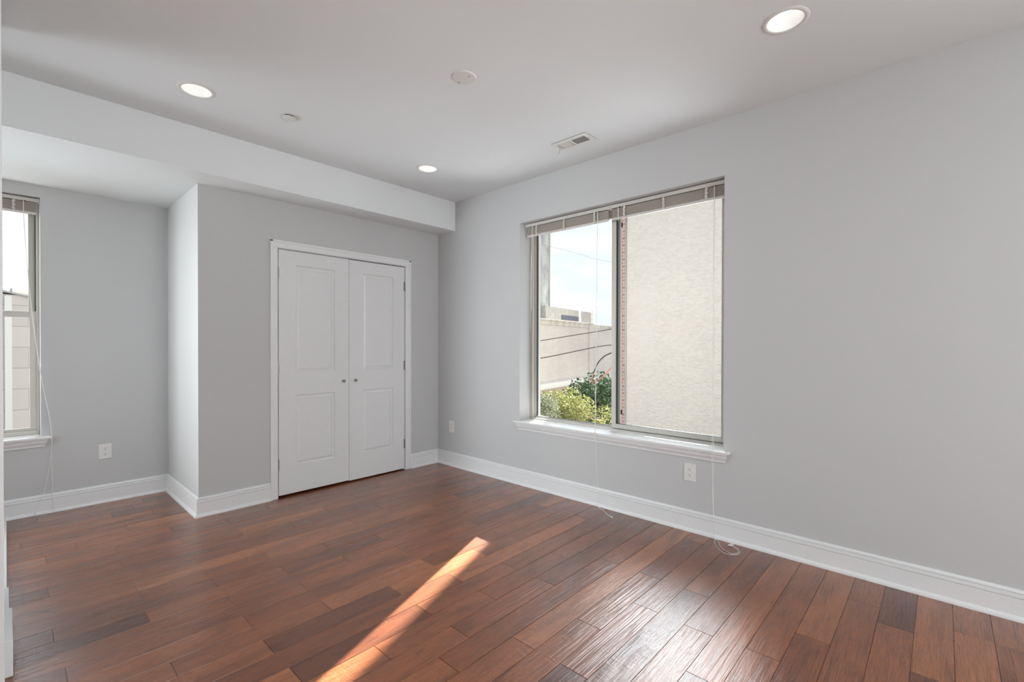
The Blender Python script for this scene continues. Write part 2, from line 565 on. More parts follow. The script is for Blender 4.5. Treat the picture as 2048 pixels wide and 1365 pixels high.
o = new_obj('wall_right', wall_with_holes('x', XW, WX1, -3.2, 5.25, -.16, 3.0, [W1, W3]), M['wall'])
tag(o, kind='structure')
# closet wall
D0, D1, DH = 1.5135, 2.7305, 2.05
o = new_obj('wall_back', wall_with_holes('y', YC, YC + .12, XP, XW, -.001, H2, [(D0, D1, -.01, DH)]), M['wall'])
# door hole reaches the floor: remove nothing, the hole spans below z0
tag(o, kind='structure')
# pillar side of the alcove
o = new_obj('wall_alcove_side', boxes([((XP, YC + .12, 0), (XP + .12, YA, H2))]), M['wall'])
tag(o, kind='structure')
# alcove wall with window 2
W2 = (-.62, .1765, .562, 2.3550)        # x0, x1, z0, z1
o = new_obj('wall_alcove', wall_with_holes('y', YA, YA + .30, XL - .2, XW, -.16, 3.0, [W2]), M['wall'])
tag(o, kind='structure')
W4 = (.35, 1.95, .560, 2.3661)  # invented opening for the rear fill lamp
o = new_obj('wall_rear', wall_with_holes('y', YB - .2, YB, XL - .2, XW, -.16, 3.0, [W4]), M['wall'])
tag(o, kind='structure')
W5 = (3.30, 4.70, .560, 2.3661)  # invented opening for the alcove side fill
W6 = (-2.8, -.20, .560, 2.3661)  # invented opening for the left fill lamp
o = new_obj('wall_far_left', wall_with_holes('x', XL - .2, XL, YB, YA, -.16, 3.0, [W5, W6]), M['wall'])
tag(o, kind='structure')
o = new_obj('wall_left', boxes([((-.125, 2.52, 0), (-.016, 3.22, H))]), M['wall'])
tag(o, kind='structure')
# ceiling with round holes for the lamps is modelled as a slab; lamps sit in square cut-outs hidden by their flanges
LIGHTS = [(2.402, .535), (.755, 3.186), (2.398, 3.176), (.755, .535), (2.40, -2.1), (.755, -2.1)]
hs = .074
VENT = (2.754, 2.836, 1.862, 2.094)
xs_h = [(x - hs, x + hs, y - hs, y + hs) for x, y in LIGHTS] + [VENT]
def slab_with_holes(z0, z1, x0, x1, y0, y1, holes):
    bm = bmesh.new()
    xs = sorted({x0, x1} | {v for h in holes for v in h[:2]})
    ys = sorted({y0, y1} | {v for h in holes for v in h[2:]})
    sol = lambda x, y: not any(h[0] < x < h[1] and h[2] < y < h[3] for h in holes)
    vc = {}
    def V(i, j, z):
        k = (i, j, z)
        if k not in vc: vc[k] = bm.verts.new((xs[i], ys[j], z))
        return vc[k]
    G = [[sol((xs[i] + xs[i + 1]) / 2, (ys[j] + ys[j + 1]) / 2) for j in range(len(ys) - 1)] for i in range(len(xs) - 1)]
    for i in range(len(xs) - 1):
        for j in range(len(ys) - 1):
            if not G[i][j]: continue
            for z in (z0, z1):
                bm.faces.new((V(i, j, z), V(i + 1, j, z), V(i + 1, j + 1, z), V(i, j + 1, z)))
            for di, dj, a, b in ((-1, 0, (i, j), (i, j + 1)), (1, 0, (i + 1, j), (i + 1, j + 1)), (0, -1, (i, j), (i + 1, j)), (0, 1, (i, j + 1), (i + 1, j + 1))):
                ii, jj = i + di, j + dj
                if 0 <= ii < len(G) and 0 <= jj < len(G[0]) and G[ii][jj]: continue
                bm.faces.new((V(*a, z0), V(*b, z0), V(*b, z1), V(*a, z1)))
    return bm
o = new_obj('ceiling', slab_with_holes(H, 2.98, XL, XW, YB, YS, xs_h), M['ceil'])
tag(o, kind='structure')
o = new_obj('ceiling_soffit', boxes([((XL, YS, H2), (XW, YA, 2.98))]), M['ceil'])
tag(o, kind='structure')
o = new_obj('roof', boxes([((XL - .2, YB - .2, 3.0), (WX1, 5.25, 3.12))]), M['facade'])
tag(o, kind='structure')

# ---- baseboards with shoe moulding
BASE = [(0, 0), (.0285, 0), (.0285, .006), (.0265, .014), (.021, .0205), (.0155, .0235), (.0155, .1025), (.0090, .1032), (.0090, .1062), (.0155, .1072),
        (.0145, .1245), (.0070, .1253), (.0070, .1280), (.0125, .1288), (.0105, .137), (.006, .1415), (0, .142)]
def baseboard(name, runs):
    bm = bmesh.new()
    for p0, p1, ov, m0, m1 in runs:
        extrude_profile(bm, BASE, p0, p1, ov, m0, m1)
    return tag(new_obj(name, bm, M['trim']), kind='structure')
baseboard('baseboard_right', [((XW, YB, 0), (XW, YC, 0), (-1, 0, 0), 1, -1)])
baseboard('baseboard_back', [((XP, YC, 0), (D0 - .063, YC, 0), (0, -1, 0), -1, 0), ((D1 + .073, YC, 0), (XW, YC, 0), (0, -1, 0), 0, -1)])
baseboard('baseboard_alcove_side', [((XP, YC, 0), (XP, YA, 0), (-1, 0, 0), -1, -1)])
baseboard('baseboard_alcove', [((XL, YA, 0), (XP, YA, 0), (0, -1, 0), 0, -1)])
# low shoe strip and plinth on the left, seen edge on
o = new_obj('baseboard_left', boxes([((-.0155, 3.22, 0), (-.0004, 4.90, .044)), ((-.0155, 2.92, 0), (.0060, 3.22, .125))], .002), M['trim'])
tag(o, kind='structure')
o = new_obj('baseboard_left_near', boxes([((-.016, 2.60, 0), (.0152, 2.92, .142))], .003), M['trim'])
tag(o, kind='structure')
o = new_obj('trim_1', boxes([((-.13, 2.44, 0), (-.0064, 2.52, H))], .002), M['trim'])
tag(o, kind='structure')

# ---- closet door casing and leaves
CW = .063
yf = YC
bm = bmesh.new()
for a, b in (((D0 - CW, yf - .014, 0), (D0 - .006, yf, DH + .006)), ((D1 + .010, yf - .014, 0), (D1 + CW + .010, yf, DH + .006)),
             ((D0 - CW, yf - .014, DH + .006), (D1 + CW + .010, yf, DH + .068))):
    box(bm, a, b, .002)
for a, b in (((D0 - CW, yf - .019, 0), (D0 - CW + .018, yf - .012, DH + .066)), ((D1 + CW - .008, yf - .019, 0), (D1 + CW + .010, yf - .012, DH + .066)),
             ((D0 - CW, yf - .019, DH + .050), (D1 + CW + .010, yf - .012, DH + .068))):
    box(bm, a, b, .002)
# jambs
for a, b in (((D0 - .010, yf + .0005, 0), (D0 - .0005, yf + .115, DH + .004)), ((D1 + .0005, yf + .0005, 0), (D1 + .012, yf + .115, DH + .004)),
             ((D0 - .010, yf + .0005, DH), (D1 + .012, yf + .115, DH + .010))):
    box(bm, a, b)
tag(new_obj('trim_2', bm, M['trim']), kind='structure')

def door_leaf(x0, x1, z0, z1, panels, yface, th=.035):
    bm = bmesh.new()
    xs = sorted({x0, x1} | {v for p in panels for v in p[:2]})
    zs = sorted({z0, z1} | {v for p in panels for v in p[2:]})
    vc = {}
    def V(x, z, y=yface):
        k = (round(x, 5), round(z, 5), round(y, 5))
        if k not in vc: vc[k] = bm.verts.new((x, y, z))
        return vc[k]
    for i in range(len(xs) - 1):
        for j in range(len(zs) - 1):
            mx_, mz = (xs[i] + xs[i + 1]) / 2, (zs[j] + zs[j + 1]) / 2
            if any(p[0] < mx_ < p[1] and p[2] < mz < p[3] for p in panels): continue
            bm.faces.new((V(xs[i], zs[j]), V(xs[i + 1], zs[j]), V(xs[i + 1], zs[j + 1]), V(xs[i], zs[j + 1])))
    prof = [(0, 0), (.0025, .0062), (.006, .0090), (.010, .0095), (.030, .0022), (.0335, .0018), (.0345, .0042)]
    for pa in panels:
        prev = None
        for ins, dep in prof:
            a, b, c, d = pa[0] + ins, pa[1] - ins, pa[2] + ins, pa[3] - ins
            ring = [V(a, c, yface + dep), V(b, c, yface + dep), V(b, d, yface + dep), V(a, d, yface + dep)]
            if prev:
                for q in range(4):
                    bm.faces.new((prev[q], prev[(q + 1) % 4], ring[(q + 1) % 4], ring[q]))
            prev = ring
        bm.faces.new(prev)
    # sides and back
    yb = yface + th
    A = [V(x0, z0), V(x1, z0), V(x1, z1), V(x0, z1)]
    def edge_verts(fixed, val, other_vals):
        return [V(val, z) if fixed == 'x' else V(z, val) for z in other_vals]
    Bv = [bm.verts.new((x, yb, z)) for x, z in ((x0, z0), (x1, z0), (x1, z1), (x0, z1))]
    bm.faces.new(Bv)
    bm.faces.new([V(x, z0) for x in xs] + [Bv[1], Bv[0]])
    bm.faces.new([V(x, z1) for x in xs][::-1] + [Bv[3], Bv[2]])
    bm.faces.new([V(x0, z) for z in zs][::-1] + [Bv[0], Bv[3]])
    bm.faces.new([V(x1, z) for z in zs] + [Bv[2], Bv[1]])
    return bm
YF = YC - .004
XM = 2.1335
door1 = new_obj('door_1', door_leaf(D0 + .003, XM - .0012, .020, DH - .004, [(1.6565, 1.999, 1.0315, 1.9285), (1.6565, 1.999, .252, .839)], YF), M['door'])
door2 = new_obj('door_2', door_leaf(XM + .0012, D1 - .003, .014, DH - .007, [(2.2730, 2.598, 1.0315, 1.9285), (2.2730, 2.598, .252, .839)], YF - .001), M['door'])
for d in (door1, door2): tag(d, kind='structure')
tag(door1, 'left leaf of the white two panel closet doors'); tag(door2, 'right leaf of the white two panel closet doors')
def knob(x, z, par):
    bm = lathe_bm([(.0001, 0), (.0095, 0), (.0095, .003), (.0055, .006), (.005, .014), (.009, .017), (.0125, .021), (.0130, .026), (.0105, .031), (.005, .0335), (.0001, .034)], 20)
    bmesh.ops.transform(bm, matrix=Matrix.Translation((x, YF, z)) @ Matrix.Rotation(math.radians(90), 4, 'X'), verts=bm.verts)
    o = new_obj('knob', bm, M['nickel'], par, True)
    o['label'] = 'small round brushed nickel knob'
knob(2.0745, .9350, door1)
knob(2.1920, .9352, door2)
def hinge(x, z, par):
    bm = bmesh.new()
    for i in range(5):
        lathe_bm([(.0001, z - .046 + i * .0184), (.0055, z - .046 + i * .0184), (.0055, z - .046 + i * .0184 + .0176), (.0001, z - .046 + i * .0184 + .0176)], 12, (x, YF - .0055, 0), bm=bm)
    box(bm, (x - .008, YF - .002, z - .045), (x + .008, YF + .0005, z + .045))
    o = new_obj('hinge', bm, M['nickel'], par)
    o['label'] = 'satin nickel hinge'
for z in (1.857, 1.064, .272):
    hinge(D0 - .001, z, door1)
for z in (1.852, 1.056, .264):
    hinge(D1 + .001, z, door2)

# ================================================================== WINDOW 1
Z0 = .580   # stool top
win = empty('window_1', (XW, (W1[0] + W1[1]) / 2, Z0))
tag(win, kind='structure')
def wpart(name, bm, m, par=win, smooth=False):
    o = new_obj(name, bm, m, par, smooth)
    o.matrix_parent_inverse = Matrix.Translation(par.location).inverted() if par.type == 'EMPTY' else Matrix()
    return o
y0, y1, z1 = W1[0], W1[1], W1[3]
FX = 3.305
# outer frame
bm = boxes([((FX, y1 - .032, Z0 - .018), (3.40, y1, z1)), ((FX, y0, Z0 - .018), (3.40, y0 + .032, z1)), ((FX, y0 + .032, z1 - .04), (3.40, y1 - .032, z1)),
            ((FX, y0 + .032, Z0 - .018), (3.40, y1 - .032, Z0 + .012)),
            ((FX + .028, y1 - .043, Z0 + .012), (FX + .034, y1 - .032, z1 - .04)),
            ((FX + .032, y0 + .032, Z0 + .012), (FX + .036, y1 - .032, Z0 + .019))], .0015)
wpart('window_frame', bm, M['alu'])
# fixed outer sash (far half)
def sash(name, x0, x1, ya, yb, za, zb, wl, wr, wt, wb, gx, bev=.002, lip=True):
    bm = boxes([((x0, ya, za), (x1, ya + wl, zb)), ((x0, yb - wr, za), (x1, yb, zb)), ((x0, ya + wl, zb - wt), (x1, yb - wr, zb)), ((x0, ya + wl, za), (x1, yb - wr, za + wb))], bev)
    s = wpart(name, bm, M['alu'])
    g = new_obj('gasket_or_gap_shade', boxes([((x0 + .004, ya + wl, za + wb), (x1 - .004, ya + wl + .003, zb - wt)), ((x0 + .004, yb - wr - .003, za + wb), (x1 - .004, yb - wr, zb - wt)),
                                 ((x0 + .004, ya + wl, za + wb), (x1 - .004, yb - wr, za + wb + .003))]), M['gasket_or_gap_shade'], s)
    p = new_obj('pane', boxes([((gx, ya + wl + .001, za + wb + .001), (gx + .004, yb - wr - .001, zb - wt - .001))]), M['glass'], s)
    return s
sash('window_sash', 3.345, 3.375, 1.908, y1 - .032, Z0 + .012, z1 - .04, .030, .014, .03, .012, 3.362)
s2 = sash('window_sash', 3.312, 3.342, y0 + .026, 1.9668, Z0 + .020, z1 - .04, .036, .040, .036, .034, 3.328)
# dark interlock channel and screen bar behind the meeting stile
new_obj('screen_rail', boxes([((3.385, 1.872, Z0 + .014), (3.392, 1.888, z1 - .04))], .001), M['alu'], s2)
for z in (2.2195, .7303):
    new_obj('latch', boxes([((3.318, 1.8775, z - .018), (3.330, 1.886, z + .018))], .001), M['black'], s2)
# stool and apron
XS = 3.118
bm = bmesh.new()
box(bm, (XS, y0 - .046, Z0 - .018), (XW, y1 + .045, Z0), .004)
box(bm, (XW - .004, y0 + .0005, Z0 - .018), (FX + .001, y1 - .0005, Z0), .001)
wpart('window_stool', bm, M['stool'])
AP = [(0, -.018), (.034, -.018), (.0335, -.026), (.030, -.031), (.0285, -.033), (.026, -.046), (.020, -.058), (.0135, -.066), (.0125, -.071), (.0125, -.078), (0, -.078)]
bm = bmesh.new()
def apron(bm, prof, base, axis, c0, c1):
    """crown-like apron with returned ends"""
    def ring(c, sgn):
        return [bm.verts.new((base[0] - o, c + sgn * (o - .034) * .75 * 1.0, base[2] + h) if axis == 'y' else (c + sgn * (o - .034) * .75, base[1] - o, base[2] + h)) for o, h in prof]
    A, B = ring(c0, -1), ring(c1, 1)
    n = len(prof)
    for i in range(n): bm.faces.new((A[i], A[(i + 1) % n], B[(i + 1) % n], B[i]))
    bm.faces.new(A); bm.faces.new(B[::-1])
apron(bm, AP, (XW, 0, Z0), 'y', y0 - .034, y1 + .030)
wpart('window_apron', bm, M['trim'])

# ================================================================== WINDOW 2 (alcove), double hung
win2 = empty('window_2', ((W2[0] + W2[1]) / 2, YA, Z0))
tag(win2, kind='structure')
x0, x1, z1b = W2[0], W2[1], W2[3]
FY = YA + .115
def w2(name, bm, m, par=win2):
    o = new_obj(name, bm, m, par)
    if par.type == 'EMPTY': o.matrix_parent_inverse = Matrix.Translation(par.location).inverted()
    return o
bm = boxes([((x0, FY, Z0 - .018), (x0 + .020, FY + .10, z1b)), ((x1 - .018, FY, Z0 - .018), (x1, FY + .10, z1b)), ((x0 + .02, FY, z1b - .03), (x1 - .018, FY + .10, z1b)),
            ((x0 + .02, FY, Z0 - .018), (x1 - .018, FY + .10, Z0 + .034))], .0015)
w2('window_frame', bm, M['alu'])
def sash2(y0_, y1_, za, zb, wside, wt, wb):
    a, b = x0 + .02, x1 - .018
    s = w2('window_sash', boxes([((a, y0_, za), (a + wside, y1_, zb)), ((b - wside, y0_, za), (b, y1_, zb)), ((a + wside, y0_, zb - wt), (b - wside, y1_, zb)), ((a + wside, y0_, za), (b - wside, y1_, za + wb))], .002), M['alu'])
    new_obj('pane', boxes([((a + wside + .001, (y0_ + y1_) / 2, za + wb + .001), (b - wside - .001, (y0_ + y1_) / 2 + .004, zb - wt - .001))]), M['glass'], s)
    return s
sash2(FY + .012, FY + .042, Z0 + .034, 1.512, .036, .046, .020)
su = sash2(FY + .050, FY + .080, 1.475, z1b - .03, .040, .040, .040)
new_obj('balance_channel', boxes([((x1 - .024, FY + .016, 1.515), (x1 - .018, FY + .048, z1b - .03))], .001), M['gasket_or_gap_shade'], su)
bm = bmesh.new()
box(bm, (x0 - .05, YA - .048, Z0 - .018), (x1 + .054, YA, Z0), .004)
box(bm, (x0 + .0005, YA - .004, Z0 - .018), (x1 - .0005, FY + .001, Z0), .001)
w2('window_stool', bm, M['stool'])
bm = bmesh.new()
apron(bm, AP, (0, YA, Z0), 'x', x0 - .03, x1 + .036)
w2('window_apron', bm, M['trim'])

# window 3: unseen copy added further along the window wall for its fill lamp
added_win3 = empty('added_window_3', (XW, (W3[0] + W3[1]) / 2, Z0))
tag(added_win3, kind='structure')
a, b = W3[0], W3[1]
o = new_obj('window_frame', boxes([((FX, b - .045, Z0), (3.40, b, z1)), ((FX, a, Z0), (3.40, a + .045, z1)), ((FX, a + .045, z1 - .045), (3.40, b - .045, z1)), ((FX, a + .045, Z0), (3.40, b - .045, Z0 + .045)),
                                  ((FX + .01, (a + b) / 2 - .025, Z0 + .045), (3.38, (a + b) / 2 + .025, z1 - .045))], .002), M['alu'], added_win3)
o.matrix_parent_inverse = Matrix.Translation(added_win3.location).inverted()
o = new_obj('pane', boxes([((3.345, a + .045, Z0 + .045), (3.349, (a + b) / 2 - .025, z1 - .045)), ((3.345, (a + b) / 2 + .025, Z0 + .045), (3.349, b - .045, z1 - .045))]), M['glass'], added_win3)
o.matrix_parent_inverse = Matrix.Translation(added_win3.location).inverted()
o = new_obj('window_stool', boxes([((XS, a - .046, Z0 - .018), (XW, b + .046, Z0)), ((XW, a, Z0 - .018), (FX, b, Z0))], .002), M['stool'], added_win3)
o.matrix_parent_inverse = Matrix.Translation(added_win3.location).inverted()

added_win4 = empty('added_window_4', ((W4[0] + W4[1]) / 2, YB, Z0))  # unseen window added in the rear wall to admit fill light
tag(added_win4, kind='structure')
a, b = W4[0], W4[1]
for nm, lst, mm in (('window_frame', [((b - .045, YB - .14, Z0), (b, YB - .06, z1)), ((a, YB - .14, Z0), (a + .045, YB - .06, z1)), ((a + .045, YB - .14, z1 - .045), (b - .045, YB - .06, z1)), ((a + .045, YB - .14, Z0), (b - .045, YB - .06, Z0 + .045)),
                                      (((a + b) / 2 - .025, YB - .12, Z0 + .045), ((a + b) / 2 + .025, YB - .07, z1 - .045))], 'alu'),
                    ('window_stool', [((a - .046, YB, Z0 - .018), (b + .046, YB + .045, Z0)), ((a, YB - .14, Z0 - .018), (b, YB, Z0))], 'stool')):
    o = new_obj(nm, boxes(lst, .002), M[mm], added_win4)
    o.matrix_parent_inverse = Matrix.Translation(added_win4.location).inverted()
for c0_, c1_ in ((a + .045, (a + b) / 2 - .025), ((a + b) / 2 + .025, b - .045)):
    o = new_obj('pane', boxes([((c0_, YB - .10, Z0 + .045), (c1_, YB - .096, z1 - .045))]), M['glass'], added_win4)
    o.matrix_parent_inverse = Matrix.Translation(added_win4.location).inverted()

for wn, (a, b) in (('added_window_5', W5[:2]), ('added_window_6', W6[:2])):  # unseen windows added in the far left wall to admit fill light
  added_win5 = empty(wn, (XL, (a + b) / 2, Z0))
  tag(added_win5, kind='structure')
  for nm, lst, mm in (('window_frame', [((XL - .14, b - .045, Z0), (XL - .06, b, z1)), ((XL - .14, a, Z0), (XL - .06, a + .045, z1)), ((XL - .14, a + .045, z1 - .045), (XL - .06, b - .045, z1)), ((XL - .14, a + .045, Z0), (XL - .06, b - .045, Z0 + .045))], 'alu'),
                    ('window_stool', [((XL, a - .046, Z0 - .018), (XL + .045, b + .046, Z0)), ((XL - .14, a, Z0 - .018), (XL, b, Z0))], 'stool'),
                    ('pane', [((XL - .10, a + .045, Z0 + .045), (XL - .096, b - .045, z1 - .045))], 'glass')):
    o = new_obj(nm, boxes(lst), M[mm], added_win5)
    o.matrix_parent_inverse = Matrix.Translation(added_win5.location).inverted()

# ================================================================== BLINDS
def rot_box(bm, a, b, swap):
    if swap: a, b = (a[1], a[0], a[2]), (b[1], b[0], b[2])
    box(bm, a, b)
def make_blind(label, group, swap, c0, c1, front, ztop, tapes, holes):
    """swap False: runs along y (window 1), depth along x; swap True: runs along x, depth along y. front = coordinate of the front face."""
    R = empty('window_blind', (front, (c0 + c1) / 2, ztop) if not swap else ((c0 + c1) / 2, front, ztop))
    tag(R, label, 'window blind', group)
    inv = Matrix.Translation(R.location).inverted()
    def P(d, c, z): return (c, d, z) if swap else (d, c, z)
    def part(name, bm, m):
        o = new_obj(name, bm, m, R)
        o.matrix_parent_inverse = inv
        return o
    bm = bmesh.new()
    d0, d1 = front, front + .038
    box(bm, P(d0, c0, ztop - .026), P(d0 + .0012, c1, ztop), .0004)
    box(bm, P(d1 - .0012, c0, ztop - .026), P(d1, c1, ztop))
    box(bm, P(d0, c0, ztop - .026), P(d1, c1, ztop - .0245))
    box(bm, P(d0 - .002, c0, ztop - .0025), P(d0 + .002, c1, ztop + .0005))
    part('headrail', bm, M['blind'])
    for c in (c0, c1):
        s = -1 if c == c0 else 1
        bm = bmesh.new()
        box(bm, P(d0 - .003, c, ztop - .030), P(d1 + .002, c + s * .014, ztop + .003), .001)
        part('mounting_bracket', bm, M['blind'])
    bm = bmesh.new()
    n = 14
    zt, zb = ztop - .0325, ztop - .0965
    rnd = random.Random(int(abs(c0 * 1000)))
    for i in range(n):
        z = zt - (zt - zb) * i / (n - 1)
        j = rnd.uniform(-.0015, .0015)
        sag = rnd.uniform(-.0006, .0006)
        # slat edge: bulges at the middle so the stack reads as fine dark lines
        sec = ((.004, 0), (.0065, .0024), (.031, .0024), (.034, 0), (.031, -.0024), (.0065, -.0024))
        A_ = [bm.verts.new(P(d0 + q + j, c0 + .004, z + h_ + sag)) for q, h_ in sec]
        B_ = [bm.verts.new(P(d0 + q - j, c1 - .004, z + h_ - sag)) for q, h_ in sec]
        for q in range(6): bm.faces.new((A_[q], A_[(q + 1) % 6], B_[(q + 1) % 6], B_[q]))
        bm.faces.new(A_); bm.faces.new(B_[::-1])
    part('slats', bm, M['slat'])
    bm = bmesh.new()
    box(bm, P(d0 + .004, c0 + .003, ztop - .1175), P(d0 + .015, c1 - .003, ztop - .0995), .002)
    part('bottom_rail', bm, M['blind'])
    for c in tapes:
        bm = bmesh.new()
        for k in range(10):
            z = ztop - .028 - k * .0088
            ww = .0072 + .002 * math.sin(k * 2.1)
            cc = c + .0018 * math.sin(k * 1.7 + c * 30)
            box(bm, P(d0 - .004 - .002 * math.sin(math.pi * k / 9), cc - ww, z - .0075), P(d0 + .001, cc + ww, z))
        part('ladder_tape', bm, M['tape'])
    for c in holes:
        bm = bmesh.new()
        box(bm, P(d0 - .0006, c - .008, ztop - .030), P(d0 + .003, c + .008, ztop - .0225))
        part('cord_lock', bm, M['black'])
    return R, part
def tassel_bm(tip, d, bm=None, L=.026, r=.0055):
    tip, d = Vector(tip), Vector(d).normalized()
    return tube_bm([tip, tip + d * L * .15, tip + d * L * .5, tip + d * L * .95, tip + d * L], [r * .35, r * .55, r * .8, r, r * .8], 10, bm)
ZT = 2.3590
FB = 3.222
G1 = 'raised blinds in the wide window'
b1, p1 = make_blind('raised off-white mini blind over the left, far half of the wide sliding window', G1, False, 1.946, 2.795, FB, ZT, (2.679, 2.376, 2.0725), (2.040,))
CR = .00125
# tilt cords at the far end, lift cord over the stool
bm = tube_bm(smooth_path([(3.214, 2.717, ZT - .02), (3.206, 2.717, ZT - .1), (3.198, 2.716, 1.95), (3.197, 2.717, 1.58)]), .0016)
tube_bm(smooth_path([(3.214, 2.712, ZT - .02), (3.209, 2.719, ZT - .15), (3.203, 2.728, 1.9), (3.203, 2.731, 1.40)]), .0012, bm=bm)
c = p1('tilt_cord', bm, M['cord'])
bm = tube_bm(smooth_path([(3.214, 2.040, ZT - .022), (3.205, 2.036, 2.2), (3.16, 2.015, 1.4), (3.114, 1.995, .590), (3.110, 1.994, .555)]), .0013)
tube_bm(smooth_path([(3.214, 2.036, ZT - .022), (3.200, 2.030, 2.1), (3.155, 2.005, 1.3), (3.113, 1.990, .590), (3.112, 1.988, .540), (3.122, 1.980, .28), (3.126, 1.966, .03), (3.112, 1.945, .0022),
                     (3.0925, 1.9059, .0022), (3.0334, 1.8308, .0022), (3.006, 1.785, .0035)]), CR, bm=bm)
p1('lift_cord', bm, M['cord'])
bm = tassel_bm((3.111, 1.9945, .566), (0, 0, -1), L=.022)
p1('tassel', bm, M['cord'])
bm = tassel_bm((3.008, 1.789, .0055), (-.35, -.9, 0), L=.018)
p1('tassel', bm, M['cord'])

b2, p2 = make_blind('raised off-white mini blind over the right, near half of the wide sliding window', G1, False, 1.0565, 1.917, FB, ZT, (1.8054, 1.4898, 1.1864), (1.132, 1.852))
bm = tube_bm([(3.214, 1.852, ZT - .022), (3.212, 1.852, ZT - .05), (3.210, 1.8505, ZT - .115), (3.211, 1.8505, ZT - .135)], .0026)
p2('tilt_wand', bm, M['cord'])
bm = tube_bm(smooth_path([(3.214, 1.132, ZT - .022), (3.206, 1.131, 2.15), (3.165, 1.118, 1.3), (3.113, 1.103, .590), (3.110, 1.102, .545), (3.125, 1.098, .28), (3.128, 1.090, .03), (3.1173, 1.0641, .0022),
                          (3.0299, 1.0160, .0022), (2.9828, .9532, .0022), (2.9862, .9250, .0022), (3.0296, .9130, .0022), (3.070, .9379, .0022), (3.0878, .972, .003)]), CR)
tube_bm(smooth_path([(3.214, 1.128, ZT - .022), (3.204, 1.126, 2.0), (3.160, 1.110, 1.2), (3.113, 1.094, .590), (3.110, 1.092, .545), (3.120, 1.100, .26), (3.123, 1.085, .03), (3.085, 1.075, .0022),
                     (3.0128, 1.0343, .0022), (2.957, .9709, .0022), (2.978, .915, .0022), (3.028, .905, .0022), (3.076, .934, .0022), (3.100, .967, .003)]), CR, bm=bm)
p2('lift_cord', bm, M['cord'])
bm = tassel_bm((3.086, .968, .0058), (.05, 1, 0), L=.022)
p2('tassel', bm, M['cord'])
bm = tassel_bm((3.100, .962, .0058), (.35, .9, 0), L=.022)
p2('tassel', bm, M['cord'])
# brand-free paper tag on the bottom rail
bm = boxes([((FB + .002, 1.335, ZT - .1125), (FB + .0040, 1.372, ZT - .1040))])
p2('label_tag', bm, M['tape'])

b3, p3 = make_blind('raised off-white mini blind in the alcove window at the left', 'raised blind in the alcove window', True, -.605, .160, YA + .035, 2.3465, (-.45, -.2, .042), (.094,))
bm = tube_bm(smooth_path([(.094, YA + .028, 2.324), (.098, YA + .015, 2.1), (.130, YA - .01, 1.50), (.180, YA - .03, 1.0), (.2137, YA - .045, .7547), (.2300, YA - .0505, .590), (.2305, YA - .052, .565),
                          (.2260, YA - .050, .42), (.1880, YA - .045, .168), (.146, YA - .040, .045), (.1415, YA - .040, .030)]), CR)
tube_bm(smooth_path([(.090, YA + .028, 2.324), (.101, YA + .012, 2.0), (.138, YA - .012, 1.45), (.186, YA - .032, .97), (.2180, YA - .046, .7447), (.2315, YA - .0505, .590), (.2320, YA - .052, .565),
                     (.2290, YA - .050, .40), (.2360, YA - .045, .15), (.2380, YA - .040, .035)]), CR, bm=bm)
p3('lift_cord', bm, M['cord'])
bm = tassel_bm((.1415, YA - .040, .030), (0, 0, -1), L=.024)
p3('tassel', bm, M['cord'])
bm = tassel_bm((.2384, YA - .040, .038), (0, 0, -1), L=.024)
p3('tassel', bm, M['cord'])
tag(b3, group='raised blind in the alcove window')
del b3['group']

# ================================================================== OUTLETS
def outlet(label, u, z, wall, wd=.0795, ht=.118):
    """wall: ('x', XW) -> plate in plane x facing -x, u is y;  ('y', YA) -> facing -y, u is x"""
    ax, c = wall
    R = empty('wall_outlet', (c, u, z) if ax == 'x' else (u, c, z))
    tag(R, label, 'wall outlet', 'duplex outlets low on the walls')
    T = Matrix.Rotation(math.radians(90 if ax == 'x' else 0), 4, 'Z')   # local: x right, -y out, z up (faces -y)
    if ax == 'x': T = Matrix.Rotation(math.radians(-90), 4, 'Z')
    def P(name, bm, m, par=R):
        bmesh.ops.transform(bm, matrix=T, verts=bm.verts)
        return new_obj(name, bm, m, par)
    bm = bmesh.new()
    box(bm, (-wd / 2, -.006, -ht / 2), (wd / 2, 0, ht / 2), .0022)
    pl = P('cover_plate', bm, M['plate'])
    rec_h = .0165
    for s in (1, -1):
        zc = s * .0195 * 1.0
        bm = bmesh.new()
        # rounded receptacle face
        pts = []
        for k in range(28):
            a = 2 * math.pi * k / 28
            px, pz = .0170 * math.cos(a), .0170 * math.sin(a)
            pz = max(-.0138, min(.0138, pz))
            pts.append((px, pz))
        A = [bm.verts.new((px, -.0060, zc + pz)) for px, pz in pts]
        B = [bm.verts.new((px, -.0075, zc + pz)) for px, pz in pts]
        for k in range(28): bm.faces.new((A[k], A[(k + 1) % 28], B[(k + 1) % 28], B[k]))
        bm.faces.new(B)
        rc = P('receptacle', bm, M['plate'])
        bm = bmesh.new()
        box(bm, (-.0072, -.0079, zc - .0005), (-.0050, -.0074, zc + .0085))
        box(bm, (.0052, -.0079, zc + .0008), (.0070, -.0074, zc + .0078))
        tube_bm([(0, -.0079, zc - .0072), (0, -.0074, zc - .0072)], .0028, 12, bm)
        P('slots', bm, M['slot'], rc)
    bm = tube_bm([(0, -.0072, 0), (0, -.006, 0)], .0030, 14)
    P('screw', bm, M['plate'])
    return R
outlet('white duplex outlet under the right end of the wide window', 1.2650, .3990, ('x', XW), .0795, .118)
outlet('white duplex outlet by the back corner, left of the wide window', 3.774, .4090, ('x', XW), .080, .120)
outlet('white duplex outlet in the alcove, on its wall right of the window', .5383, .4070, ('y', YA), .0805, .118)

